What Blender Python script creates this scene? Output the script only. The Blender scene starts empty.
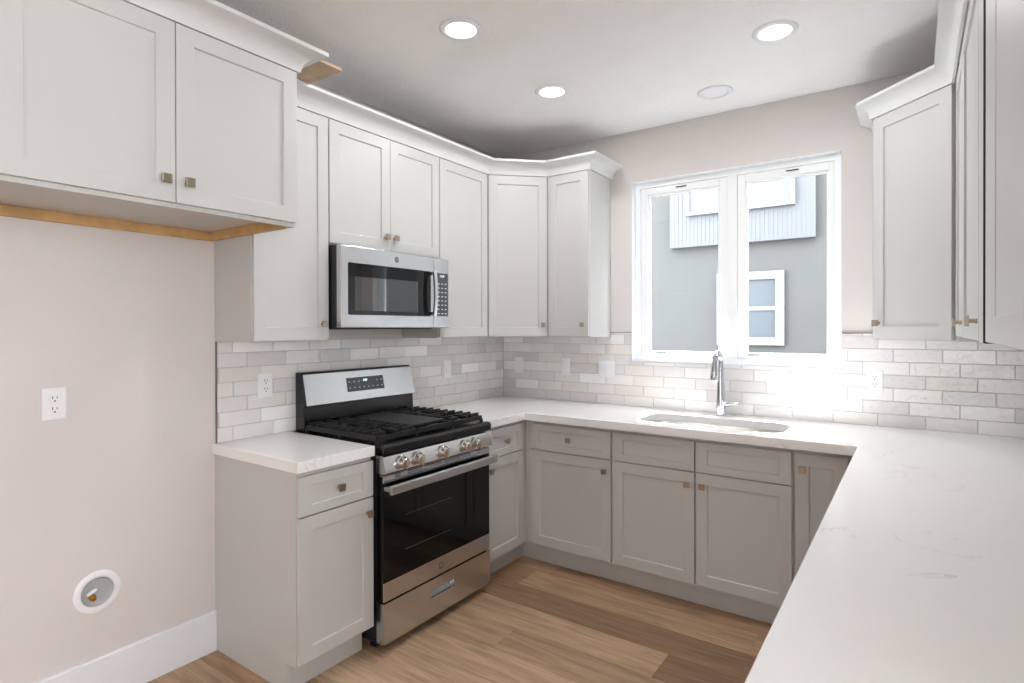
import bpy, bmesh, math, random
from mathutils import Vector, Matrix
PI = math.pi
SC = bpy.context.scene
COL = SC.collection

# ------------------------------------------------------------------ camera
cd = bpy.data.cameras.new('camera')
cam = bpy.data.objects.new('camera', cd); COL.objects.link(cam); SC.camera = cam
cd.sensor_width = 36.0; cd.sensor_fit = 'HORIZONTAL'
cd.lens = 572.07 / 1024 * 36
cd.shift_y = -(341.5 - 330.13) / 1024
cd.clip_start = 0.02; cd.clip_end = 200
YAW, PITCH, ROLL = 0.61333, -0.0041, -0.0021
fw = Vector((-math.sin(YAW) * math.cos(PITCH), math.cos(YAW) * math.cos(PITCH), math.sin(PITCH)))
rt = Vector((math.cos(YAW), math.sin(YAW), 0)); up = rt.cross(fw)
r2 = rt * math.cos(ROLL) + up * math.sin(ROLL); u2 = -rt * math.sin(ROLL) + up * math.cos(ROLL)
m = Matrix((r2, u2, -fw)).transposed().to_4x4(); m.translation = Vector((2.5404, -3.4929, 1.4243))
cam.matrix_world = m

# ------------------------------------------------------------------ sky, sun, added fill lamp, exposure
SC.view_settings.view_transform = 'Standard'
SC.view_settings.look = 'None'
SC.view_settings.gamma = 1.0
SC.view_settings.use_curve_mapping = False
SC.view_settings.exposure = 0.61
SC.cycles.max_bounces = 10; SC.cycles.diffuse_bounces = 6; SC.cycles.glossy_bounces = 5
SC.cycles.transparent_max_bounces = 12; SC.cycles.transmission_bounces = 8
SC.cycles.caustics_reflective = False; SC.cycles.caustics_refractive = False
SC.cycles.sample_clamp_indirect = 20.0
SC.cycles.use_denoising = True
W = bpy.data.worlds.new('sky'); SC.world = W; W.use_nodes = True
bg = W.node_tree.nodes['Background']
bg.inputs[0].default_value = (0.90, 0.95, 1.0, 1); bg.inputs[1].default_value = 6.2

def light(name, kind, loc, direction, energy, color=(1, 1, 1), **kw):
    l = bpy.data.lights.new(name, kind); l.energy = energy; l.color = color
    for k, v in kw.items(): setattr(l, k, v)
    o = bpy.data.objects.new(name, l); COL.objects.link(o); o.location = loc
    o.rotation_euler = Vector(direction).to_track_quat('-Z', 'Y').to_euler()
    return o
light('sun', 'SUN', (2, 6, 9), (0.26, -1.0, -2.02), 36.0, (0.96, 0.98, 1.0), angle=0.009)
# added fill lamp inside the side window, tilted up to brighten the ceiling
light('side_fill', 'AREA', (6.40, -3.9, 1.55), (-1, 0.15, 2.0), 80, (0.90, 0.95, 1), shape='RECTANGLE', size=2.8, size_y=1.3)

# ------------------------------------------------------------------ materials
def lin(c): return tuple(((x / 255) / 12.92 if x / 255 <= 0.04045 else ((x / 255 + 0.055) / 1.055) ** 2.4) for x in c)
def mat(name, rgb, rough=0.5, metal=0.0, var=0.03, scale=8.0, bump=0.0, bscale=60.0, spec=0.5, coat=0.0, **kw):
    M = bpy.data.materials.new(name); M.use_nodes = True
    nt = M.node_tree; b = nt.nodes['Principled BSDF']
    c = lin(rgb)
    b.inputs['Roughness'].default_value = rough; b.inputs['Metallic'].default_value = metal
    b.inputs['Specular IOR Level'].default_value = spec
    b.inputs['Coat Weight'].default_value = coat
    tc = nt.nodes.new('ShaderNodeTexCoord')
    n = nt.nodes.new('ShaderNodeTexNoise'); n.inputs['Scale'].default_value = scale; n.inputs['Detail'].default_value = 4
    nt.links.new(tc.outputs['Object'], n.inputs['Vector'])
    r = nt.nodes.new('ShaderNodeValToRGB')
    r.color_ramp.elements[0].color = tuple(x * (1 - var) for x in c) + (1,)
    r.color_ramp.elements[1].color = tuple(min(1, x * (1 + var)) for x in c) + (1,)
    r.color_ramp.elements[0].position = 0.3; r.color_ramp.elements[1].position = 0.7
    nt.links.new(n.outputs['Fac'], r.inputs[0]); nt.links.new(r.outputs[0], b.inputs['Base Color'])
    if bump:
        n2 = nt.nodes.new('ShaderNodeTexNoise'); n2.inputs['Scale'].default_value = bscale; n2.inputs['Detail'].default_value = 3
        nt.links.new(tc.outputs['Object'], n2.inputs['Vector'])
        bp = nt.nodes.new('ShaderNodeBump'); bp.inputs['Strength'].default_value = bump; bp.inputs['Distance'].default_value = 0.004
        nt.links.new(n2.outputs['Fac'], bp.inputs['Height']); nt.links.new(bp.outputs[0], b.inputs['Normal'])
    return M
def emis(name, rgb, s):
    M = bpy.data.materials.new(name); M.use_nodes = True; nt = M.node_tree
    nt.nodes.remove(nt.nodes['Principled BSDF']); e = nt.nodes.new('ShaderNodeEmission')
    e.inputs[0].default_value = tuple(rgb) + (1,); e.inputs[1].default_value = s
    nt.links.new(e.outputs[0], nt.nodes['Material Output'].inputs[0]); return M

PAINT = mat('cabinet_paint', (199, 199, 197), 0.38, var=0.012, scale=3)
CROWN = mat('crown_paint', (216, 217, 216), 0.38, var=0.01, scale=3)
WALLM = mat('wall_paint', (216, 210, 207), 0.75, var=0.012, scale=2, bump=0.12, bscale=90)
CEILM = mat('ceiling_paint', (243, 243, 243), 0.8, var=0.015, scale=5, bump=0.9, bscale=45)
CEILM.node_tree.nodes['Bump'].inputs['Distance'].default_value = 0.006
WHITE = mat('white_trim_paint', (232, 234, 238), 0.4, var=0.01)
VINYL = mat('white_vinyl', (240, 242, 243), 0.35, var=0.008)
PLAST = mat('white_plastic', (238, 238, 240), 0.3, var=0.005)
DPLAS = mat('dark_slot', (30, 30, 32), 0.5)
NICKEL = mat('satin_nickel', (178, 165, 148), 0.3, 1.0, var=0.05, scale=40)
CHROME = mat('chrome', (205, 207, 212), 0.12, 1.0, var=0.02)
RAWWOOD = mat('raw_wood', (200, 160, 108), 0.65, var=0.16, scale=18, bump=0.1)
TANBOARD = mat('tan_board', (186, 164, 138), 0.7, var=0.12, scale=22)
BLACK = mat('black_enamel', (16, 16, 18), 0.22, var=0.1)
BLKSIDE = mat('black_side_panel', (22, 23, 27), 0.4, var=0.1)
IRON = mat('cast_iron', (22, 22, 24), 0.5, var=0.15, scale=60, bump=0.2, bscale=300)
GRIDM = mat('griddle_iron', (30, 31, 34), 0.42, var=0.1, scale=90, bump=0.25, bscale=400)
DGLASS = mat('dark_glass', (8, 8, 10), 0.04, var=0.1, spec=0.35)
MGLASS = mat('microwave_window_glass', (20, 21, 24), 0.03, var=0.1, spec=1.0, coat=1.0)
PANELM = mat('control_panel_grey', (74, 78, 86), 0.25, var=0.05)
BRASS = mat('brass', (205, 150, 62), 0.25, 1.0, var=0.1, scale=60)
BOXIN = mat('outlet_box_plastic', (172, 173, 174), 0.4, var=0.03)
TRIMM = mat('tile_edge_metal', (128, 122, 116), 0.4, 0.6, var=0.05)
GROUTM = mat('grout', (190, 186, 183), 0.8, var=0.04, scale=40)
GAPSHADE = mat('painted_gap_shade', (10, 8, 9), 0.9, spec=0.1)
KNOBM = mat('range_knob_metal', (206, 202, 197), 0.22, 1.0, var=0.03)
INK = mat('print_ink', (190, 194, 198), 0.5)
OUTCONC = mat('outside_ground', (150, 150, 146), 0.9, var=0.08, scale=2)
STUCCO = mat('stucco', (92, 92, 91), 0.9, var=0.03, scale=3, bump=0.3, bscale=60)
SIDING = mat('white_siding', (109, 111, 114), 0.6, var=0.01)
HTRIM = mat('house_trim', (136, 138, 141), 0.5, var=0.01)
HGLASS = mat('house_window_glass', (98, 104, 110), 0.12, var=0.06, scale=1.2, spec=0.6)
SINKM = mat('sink_steel', (188, 184, 176), 0.28, 1.0, var=0.04, scale=30)

def brushed(name, rgb, rough=0.27, axis=(1, 60, 1)):
    M = mat(name, rgb, rough, 1.0, var=0.0); nt = M.node_tree; b = nt.nodes['Principled BSDF']
    tc = nt.nodes.new('ShaderNodeTexCoord'); mp = nt.nodes.new('ShaderNodeMapping'); mp.inputs['Scale'].default_value = axis
    n = nt.nodes.new('ShaderNodeTexNoise'); n.inputs['Scale'].default_value = 12; n.inputs['Detail'].default_value = 5
    nt.links.new(tc.outputs['Object'], mp.inputs[0]); nt.links.new(mp.outputs[0], n.inputs['Vector'])
    mr = nt.nodes.new('ShaderNodeMapRange'); mr.inputs['To Min'].default_value = rough - 0.02; mr.inputs['To Max'].default_value = rough + 0.03
    nt.links.new(n.outputs['Fac'], mr.inputs[0]); nt.links.new(mr.outputs[0], b.inputs['Roughness'])
    bp = nt.nodes.new('ShaderNodeBump'); bp.inputs['Strength'].default_value = 0.015; bp.inputs['Distance'].default_value = 0.0005
    nt.links.new(n.outputs['Fac'], bp.inputs['Height']); nt.links.new(bp.outputs[0], b.inputs['Normal'])
    return M
STEEL = brushed('brushed_steel', (208, 208, 210), 0.24, (1, 1, 60))

def glass_mat():
    M = bpy.data.materials.new('window_glass'); M.use_nodes = True; nt = M.node_tree
    nt.nodes.remove(nt.nodes['Principled BSDF'])
    t = nt.nodes.new('ShaderNodeBsdfTransparent'); t.inputs[0].default_value = (0.955, 0.965, 0.965, 1)
    g = nt.nodes.new('ShaderNodeBsdfGlossy'); g.inputs['Roughness'].default_value = 0.02
    f = nt.nodes.new('ShaderNodeFresnel'); f.inputs[0].default_value = 1.45
    x = nt.nodes.new('ShaderNodeMixShader')
    ge = nt.nodes.new('ShaderNodeNewGeometry'); sb = nt.nodes.new('ShaderNodeMath'); sb.operation = 'SUBTRACT'; sb.inputs[0].default_value = 1
    mu = nt.nodes.new('ShaderNodeMath'); mu.operation = 'MULTIPLY'      # the outer face reflects, the inner face of each pane does not again
    nt.links.new(ge.outputs['Backfacing'], sb.inputs[1]); nt.links.new(sb.outputs[0], mu.inputs[0]); nt.links.new(f.outputs[0], mu.inputs[1])
    nt.links.new(mu.outputs[0], x.inputs[0]); nt.links.new(t.outputs[0], x.inputs[1]); nt.links.new(g.outputs[0], x.inputs[2])
    nt.links.new(x.outputs[0], nt.nodes['Material Output'].inputs[0]); return M
GLASS = glass_mat()

def quartz():
    M = mat('white_quartz', (240, 239, 237), 0.16, var=0.0, spec=0.5); nt = M.node_tree; b = nt.nodes['Principled BSDF']
    tc = nt.nodes.new('ShaderNodeTexCoord')
    n = nt.nodes.new('ShaderNodeTexNoise'); n.inputs['Scale'].default_value = 3.2; n.inputs['Detail'].default_value = 8; n.inputs['Distortion'].default_value = 1.6
    nt.links.new(tc.outputs['Object'], n.inputs['Vector'])
    v = nt.nodes.new('ShaderNodeValToRGB'); e = v.color_ramp.elements
    e[0].position = 0.485; e[0].color = (0, 0, 0, 1); e[1].position = 0.5; e[1].color = (1, 1, 1, 1)
    k = v.color_ramp.elements.new(0.515); k.color = (0, 0, 0, 1)
    nt.links.new(n.outputs['Fac'], v.inputs[0])
    m2 = nt.nodes.new('ShaderNodeTexNoise'); m2.inputs['Scale'].default_value = 5; m2.inputs['Detail'].default_value = 3
    nt.links.new(tc.outputs['Object'], m2.inputs['Vector'])
    r2_ = nt.nodes.new('ShaderNodeValToRGB'); r2_.color_ramp.elements[0].position = 0.55; r2_.color_ramp.elements[1].position = 0.72
    nt.links.new(m2.outputs['Fac'], r2_.inputs[0])
    mu = nt.nodes.new('ShaderNodeMath'); mu.operation = 'MULTIPLY'
    nt.links.new(v.outputs[0], mu.inputs[0]); nt.links.new(r2_.outputs[0], mu.inputs[1])
    m3 = nt.nodes.new('ShaderNodeMath'); m3.operation = 'MULTIPLY'; m3.inputs[1].default_value = 0.4
    nt.links.new(mu.outputs[0], m3.inputs[0])
    mx = nt.nodes.new('ShaderNodeMix'); mx.data_type = 'RGBA'
    mx.inputs['A'].default_value = lin((244, 243, 242)) + (1,); mx.inputs['B'].default_value = lin((186, 176, 166)) + (1,)
    nt.links.new(m3.outputs[0], mx.inputs['Factor']); nt.links.new(mx.outputs['Result'], b.inputs['Base Color'])
    return M
QUARTZ = quartz()

def attr_mat(name, rough, grain=False, bump=0.3, bscale=14, spec=0.5):
    M = bpy.data.materials.new(name); M.use_nodes = True; nt = M.node_tree; b = nt.nodes['Principled BSDF']
    a = nt.nodes.new('ShaderNodeVertexColor'); a.layer_name = 'tint'
    b.inputs['Roughness'].default_value = rough; b.inputs['Specular IOR Level'].default_value = spec
    tc = nt.nodes.new('ShaderNodeTexCoord')
    if grain:
        sh = nt.nodes.new('ShaderNodeVectorMath'); sh.operation = 'MULTIPLY_ADD'
        # every plank shifts its grain by its own tint
        nt.links.new(a.outputs['Color'], sh.inputs[0]); sh.inputs[1].default_value = (91, 57, 33); nt.links.new(tc.outputs['Object'], sh.inputs[2])
        mp = nt.nodes.new('ShaderNodeMapping'); mp.inputs['Scale'].default_value = (1.1, 13, 1)
        nt.links.new(sh.outputs[0], mp.inputs[0])
        n = nt.nodes.new('ShaderNodeTexNoise'); n.inputs['Scale'].default_value = 1.6; n.inputs['Detail'].default_value = 9; n.inputs['Distortion'].default_value = 1.3
        nt.links.new(mp.outputs[0], n.inputs['Vector'])
        mp2 = nt.nodes.new('ShaderNodeMapping'); mp2.inputs['Scale'].default_value = (3, 90, 1)
        nt.links.new(sh.outputs[0], mp2.inputs[0])
        n2 = nt.nodes.new('ShaderNodeTexNoise'); n2.inputs['Scale'].default_value = 2; n2.inputs['Detail'].default_value = 6
        nt.links.new(mp2.outputs[0], n2.inputs['Vector'])
        ad = nt.nodes.new('ShaderNodeMath'); ad.operation = 'MULTIPLY_ADD'; ad.inputs[1].default_value = 0.5
        nt.links.new(n2.outputs['Fac'], ad.inputs[0]); nt.links.new(n.outputs['Fac'], ad.inputs[2])
        mr = nt.nodes.new('ShaderNodeMapRange'); mr.inputs['From Min'].default_value = 0.5; mr.inputs['From Max'].default_value = 1.0
        mr.inputs['To Min'].default_value = 0.64; mr.inputs['To Max'].default_value = 1.30
        nt.links.new(ad.outputs[0], mr.inputs[0])
        mu = nt.nodes.new('ShaderNodeVectorMath'); mu.operation = 'SCALE'
        nt.links.new(a.outputs['Color'], mu.inputs[0]); nt.links.new(mr.outputs[0], mu.inputs['Scale'])
        nt.links.new(mu.outputs[0], b.inputs['Base Color'])
        bp = nt.nodes.new('ShaderNodeBump'); bp.inputs['Strength'].default_value = 0.15; bp.inputs['Distance'].default_value = 0.002
        nt.links.new(n2.outputs['Fac'], bp.inputs['Height']); nt.links.new(bp.outputs[0], b.inputs['Normal'])
    else:
        nt.links.new(a.outputs['Color'], b.inputs['Base Color'])
        n = nt.nodes.new('ShaderNodeTexNoise'); n.inputs['Scale'].default_value = bscale; n.inputs['Detail'].default_value = 3; n.inputs['Distortion'].default_value = 0.6
        nt.links.new(tc.outputs['Object'], n.inputs['Vector'])
        bp = nt.nodes.new('ShaderNodeBump'); bp.inputs['Strength'].default_value = bump; bp.inputs['Distance'].default_value = 0.006
        nt.links.new(n.outputs['Fac'], bp.inputs['Height']); nt.links.new(bp.outputs[0], b.inputs['Normal'])
    return M
FLOORM = attr_mat('oak_planks', 0.42, grain=True)
TILEM = attr_mat('glazed_tile', 0.09, bump=1.0, bscale=30)

# ------------------------------------------------------------------ mesh helpers
def mesh_ob(name, bm, m, parent=None, bevel=0.0, smooth=False, seg=2):
    me = bpy.data.meshes.new(name)
    bmesh.ops.recalc_face_normals(bm, faces=bm.faces)
    bm.to_mesh(me); bm.free()
    o = bpy.data.objects.new(name, me); COL.objects.link(o)
    for mm in (m if isinstance(m, (list, tuple)) else [m]): me.materials.append(mm)
    if parent: o.parent = parent
    if smooth:
        for p in me.polygons: p.use_smooth = True
    if bevel:
        b = o.modifiers.new('bevel', 'BEVEL'); b.width = bevel; b.segments = seg; b.limit_method = 'ANGLE'; b.angle_limit = 0.6
    return o
def bx(bm, x0, x1, y0, y1, z0, z1, mi=0, M=None):
    v = [bm.verts.new((x, y, z)) for x in (x0, x1) for y in (y0, y1) for z in (z0, z1)]
    if M is not None:
        for q in v: q.co = M @ q.co
    f = []
    for a in ((0, 1, 3, 2), (4, 6, 7, 5), (0, 4, 5, 1), (2, 3, 7, 6), (0, 2, 6, 4), (1, 5, 7, 3)):
        k = bm.faces.new([v[i] for i in a]); k.material_index = mi; f.append(k)
    return f
def box(name, x0, x1, y0, y1, z0, z1, m, parent=None, bevel=0.0):
    bm = bmesh.new(); bx(bm, x0, x1, y0, y1, z0, z1); return mesh_ob(name, bm, m, parent, bevel)
def prism(bm, pts, axis, a0, a1, mi=0):
    """extrude a 2D outline along an axis; axis x: pts=(y,z), y: (x,z), z: (x,y)"""
    def P(p, a):
        return {'x': (a, p[0], p[1]), 'y': (p[0], a, p[1]), 'z': (p[0], p[1], a)}[axis]
    A = [bm.verts.new(P(p, a0)) for p in pts]; B = [bm.verts.new(P(p, a1)) for p in pts]
    n = len(pts); bm.faces.new(A).material_index = mi; bm.faces.new(B[::-1]).material_index = mi
    for i in range(n): bm.faces.new((A[i], B[i], B[(i + 1) % n], A[(i + 1) % n])).material_index = mi
def lathe(bm, prof, M=None, seg=32, mi=0, cap=True):
    rings = []
    for r, z in prof:
        rings.append([bm.verts.new((r * math.cos(2 * PI * k / seg), r * math.sin(2 * PI * k / seg), z)) for k in range(seg)])
    for a, b in zip(rings, rings[1:]):
        for k in range(seg): bm.faces.new((a[k], a[(k + 1) % seg], b[(k + 1) % seg], b[k])).material_index = mi
    if cap:
        if prof[0][0] > 1e-5: bm.faces.new(rings[0][::-1]).material_index = mi
        if prof[-1][0] > 1e-5: bm.faces.new(rings[-1]).material_index = mi
    if M is not None:
        for rg in rings:
            for q in rg: q.co = M @ q.co
def tube(bm, pts, rad, seg=16, cap=True, mi=0):
    pts = [Vector(p) for p in pts]; rad = rad if isinstance(rad, (list, tuple)) else [rad] * len(pts)
    rings = []; prev = None
    for i, p in enumerate(pts):
        t = (pts[min(i + 1, len(pts) - 1)] - pts[max(i - 1, 0)]).normalized()
        if prev is None: s = t.orthogonal().normalized()
        else: s = (prev - t * prev.dot(t)).normalized()
        prev = s; u = t.cross(s)
        rings.append([bm.verts.new(p + (s * math.cos(2 * PI * k / seg) + u * math.sin(2 * PI * k / seg)) * rad[i]) for k in range(seg)])
    for a, b in zip(rings, rings[1:]):
        for k in range(seg): bm.faces.new((a[k], a[(k + 1) % seg], b[(k + 1) % seg], b[k])).material_index = mi
    if cap: bm.faces.new(rings[0][::-1]).material_index = mi; bm.faces.new(rings[-1]).material_index = mi
def empty(name, loc, rz=0.0):
    o = bpy.data.objects.new(name, None); COL.objects.link(o); o.location = loc; o.rotation_euler = (0, 0, rz)
    o.empty_display_size = 0.1; return o
def tag(o, label, cat, group=None):
    o['label'] = label; o['category'] = cat
    if group: o['group'] = group
    return o
def struct(o): o['kind'] = 'structure'; return o
def auto_smooth(o, ang=0.7):
    for p in o.data.polygons: p.use_smooth = True
    o.data.set_sharp_from_angle(angle=ang)
def rrect(x0, x1, y0, y1, r, n=6):
    out = []
    for cx, cy, a in ((x1 - r, y1 - r, 0), (x0 + r, y1 - r, PI / 2), (x0 + r, y0 + r, PI), (x1 - r, y0 + r, 1.5 * PI)):
        for k in range(n + 1):
            t = a + PI / 2 * k / n; out.append((cx + r * math.cos(t), cy + r * math.sin(t)))
    return out

# ------------------------------------------------------------------ dimensions
H = 2.696          # ceiling
W3 = 2.972         # right kitchen wall
ZT, CT = 0.9147, 0.0442
WX0, WX1, WZ0, WZ1 = 1.037, 2.222, 1.2055, 2.366   # window opening
RX, RY = 6.5, -7.5

# ------------------------------------------------------------------ room shell
random.seed(4)
def floor_mesh():
    bm = bmesh.new(); cl = bm.loops.layers.float_color.new('tint')
    tones = [(184, 152, 122), (172, 139, 109), (190, 159, 129), (162, 128, 100), (178, 145, 116), (194, 165, 136)]
    pw = 0.198; y = -0.492 + 4 * 0 ; y_top = 0.1195
    y = y_top; row = 0
    while y > RY:
        y0, y1 = y - pw, y
        fixed = {4: [0.73, 1.95], 5: [0.44, 2.5], 6: [1.665, 2.9], 7: [1.0, 2.2], 8: [.5, 1.7, 2.9]}.get(row)
        xs = [0.0]
        x = -random.uniform(0.1, 1.1)
        while x < RX:
            x += 1.22
            if 0.02 < x < RX: xs.append(x)
        if fixed: xs = [0.0] + [f for f in fixed if f > 0] + [3.9, 5.1]
        xs.append(RX)
        for a, b in zip(xs, xs[1:]):
            t = random.choice(tones)
            if row == 5 and b < 3: t = (148, 117, 90)
            if row == 4 and a < .1: t = (158, 126, 98)
            if row == 4 and a > .1: t = (182, 151, 120)
            if row == 6 and a > 1.5 and a < 2: t = (142, 112, 86)
            if row == 6 and a < 1: t = (186, 154, 124)
            if row == 7 and a < 1.6: t = (176, 146, 118)
            dq = random.uniform(-5, 5); c = lin([q + dq for q in t])
            fs = bx(bm, a + .0006, b - .0006, y0 + .0006, y1 - .0006, -0.01, 0.0)
            for f in fs:
                for l in f.loops: l[cl] = c + (1,)
        y -= pw; row += 1
    c = lin((96, 70, 50))
    for f in bx(bm, 0, RX, RY, 0.12, -0.12, -0.0012):
        for l in f.loops: l[cl] = c + (1,)
    return bm
struct(mesh_ob('floor', floor_mesh(), FLOORM))
struct(box('ceiling', -0.12, RX + .12, RY - .12, 0.14, H, H + 0.12, CEILM))
struct(box('wall_left', -0.12, 0, RY - .12, 0.14, -0.12, H, WALLM))
def holed_wall(name, x0, x1, y0, y1, holes, m, along='x'):
    bm = bmesh.new()
    u0, u1 = (x0, x1) if along == 'x' else (y0, y1)
    def B(a, b, c, d):
        if b - a < 1e-4 or d - c < 1e-4: return
        if along == 'x': bx(bm, a, b, y0, y1, c, d)
        else: bx(bm, x0, x1, a, b, c, d)
    u = u0
    for h in sorted(holes):
        B(u, h[0], -0.12, H); B(h[0], h[1], -0.12, h[2]); B(h[0], h[1], h[3], H); u = h[1]
    B(u, u1, -0.12, H)
    bmesh.ops.remove_doubles(bm, verts=bm.verts, dist=1e-5)
    return mesh_ob(name, bm, m)
struct(holed_wall('wall_back', 0, RX + .12, 0, 0.14, [(WX0, WX1, WZ0, WZ1)], WALLM))
EXTM = mat('bounce_cut_dark', (92, 88, 84), .9, var=.05)  # unseen dark skin, added to cut sun bounce onto the house
def dark_skin():
    bm = bmesh.new(); y0, y1 = .1402, .16
    for a, b, c, d in ((-.3, WX0, -1.2, 3), (WX1, RX + .3, -1.2, 3), (WX0, WX1, -1.2, WZ0), (WX0, WX1, WZ1, 3)): bx(bm, a, b, y0, y1, c, d)
    return mesh_ob('added_dark_skin', bm, EXTM)
struct(dark_skin())
struct(holed_wall('wall_rear', 0, RX, RY - .12, RY, [(2.6, 3.5, 0.06, 2.15)], WALLM))
struct(holed_wall('wall_right', RX, RX + .12, RY - .12, 0, [(-5.6, -2.6, 0.85, 2.55)], WALLM, 'y'))
struct(box('wall_kitchen_right', W3, W3 + 0.12, -2.75, 0, 0, H, WALLM))
# baseboards
def baseboard(name, p0, p1, axis, h=0.176, t=0.015):
    bm = bmesh.new()
    prism(bm, [(0, 0), (t, 0), (t, h - .006), (t - .005, h), (0, h)] if axis == 'y' else [(0, 0), (-t, 0), (-t, h - .006), (-t + .005, h), (0, h)], axis, p0, p1)
    return struct(mesh_ob(name, bm, WHITE))
baseboard('baseboard_left', RY, -2.181, 'y')
def rear_window(name, u0, u1, z0, z1, axis, pos, mull):
    bm = bmesh.new(); f = .07
    def B(a, b, c, d):
        if axis == 'x': bx(bm, a, b, pos - .05, pos + .0, c, d)
        else: bx(bm, pos, pos + .05, a, b, c, d)
    B(u0, u1, z0, z0 + f); B(u0, u1, z1 - f, z1); B(u0, u0 + f, z0, z1); B(u1 - f, u1, z0, z1)
    for k in mull: B(k - .04, k + .04, z0, z1)
    return struct(mesh_ob(name, bm, VINYL))
rear_window('window_2', 2.6, 3.5, 0.06, 2.15, 'x', RY - .01, [])
rear_window('window_3', -5.6, -2.6, 0.85, 2.55, 'y', RX + .01, [-4.1])

# ------------------------------------------------------------------ kitchen window
def window():
    r = struct(empty('window_1', (0, 0, 0)))
    # drywall return lining
    bm = bmesh.new(); t = .002
    bx(bm, WX0, WX0 + t, 0.0, .14, WZ0, WZ1); bx(bm, WX1 - t, WX1, 0.0, .14, WZ0, WZ1)
    bx(bm, WX0, WX1, 0.0, .14, WZ1 - t, WZ1)
    bx(bm, WX0 - .002, WX1 + .002, -0.004, .14, WZ0, WZ0 + .012)
    struct(mesh_ob('reveal', bm, WHITE, r))
    X0, X1, Z0, Z1 = WX0 + .002, WX1 - .002, WZ0 + .012, WZ1 - .002
    bm = bmesh.new(); f = .036; ya, yb = .05, .12
    bx(bm, X0, X0 + f, ya, yb, Z0, Z1); bx(bm, X1 - f, X1, ya, yb, Z0, Z1)
    bx(bm, X0 + f, X1 - f, ya, yb, Z0, Z0 + f * .6); bx(bm, X0 + f, X1 - f, ya, yb, Z1 - f, Z1)
    bx(bm, 1.622, 1.679, ya, yb, Z0 + f * .6, Z1 - f)
    struct(mesh_ob('window_frame', bm, VINYL, r, .002))
    for a, b, ga, gb in ((X0 + f + .001, 1.621, 1.124, 1.577), (1.680, X1 - f - .001, 1.724, 2.158)):
        s0, s1 = Z0 + f * .6 + .001, Z1 - f - .001; g0, g1 = 1.262, 2.282
        bm = bmesh.new(); sa, sb = .058, .098
        bx(bm, a, ga, sa, sb, s0, s1); bx(bm, gb, b, sa, sb, s0, s1); bx(bm, ga, gb, sa, sb, s0, g0); bx(bm, ga, gb, sa, sb, g1, s1)
        sash = struct(mesh_ob('sash', bm, VINYL, r, .003))
        bm = bmesh.new(); e = .012     # glazing bead
        bx(bm, ga, ga + e, .068, .09, g0, g1); bx(bm, gb - e, gb, .068, .09, g0, g1)
        bx(bm, ga + e, gb - e, .068, .09, g0, g0 + e); bx(bm, ga + e, gb - e, .068, .09, g1 - e, g1)
        struct(mesh_ob('glazing_bead', bm, VINYL, sash, .002))
        struct(box('pane', ga + e * .5, gb - e * .5, .078, .082, g0 + e * .5, g1 - e * .5, GLASS, sash))
        hx = ga + .085 if a < 1.5 else ga + .12
        for (xx, zz) in ((a + .10 if a < 1.5 else a + .06, s0 + .022), (hx + .12 - .02, s1 - .018)):
            struct(box('hinge', xx, xx + .065, .052, .0585, zz - .003, zz + .003, DPLAS, sash))
    for sx in (1.628, 1.672):   # locking levers on the centre post
        bm = bmesh.new(); bx(bm, sx - .008, sx + .008, .040, .05, 1.42, 1.50); tube(bm, [(sx, .036, 1.49), (sx, .028, 1.46), (sx, .030, 1.395)], [.006, .006, .0045], 8)
        struct(mesh_ob('lock_lever', bm, VINYL, r, .001))
    for cx in (1.30, 1.93):     # folded crank covers
        bm = bmesh.new()
        n = 12; pts = [(cx - .075 + .15 * k / n, WZ0 + .014 + .026 * math.sin(PI * k / n) ** .6) for k in range(n + 1)]
        prism(bm, [(pts[0][0], WZ0 + .013)] + pts[1:-1] + [(pts[-1][0], WZ0 + .013)], 'y', .022, .05)
        struct(mesh_ob('crank', bm, VINYL, r, .003))
window()

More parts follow.
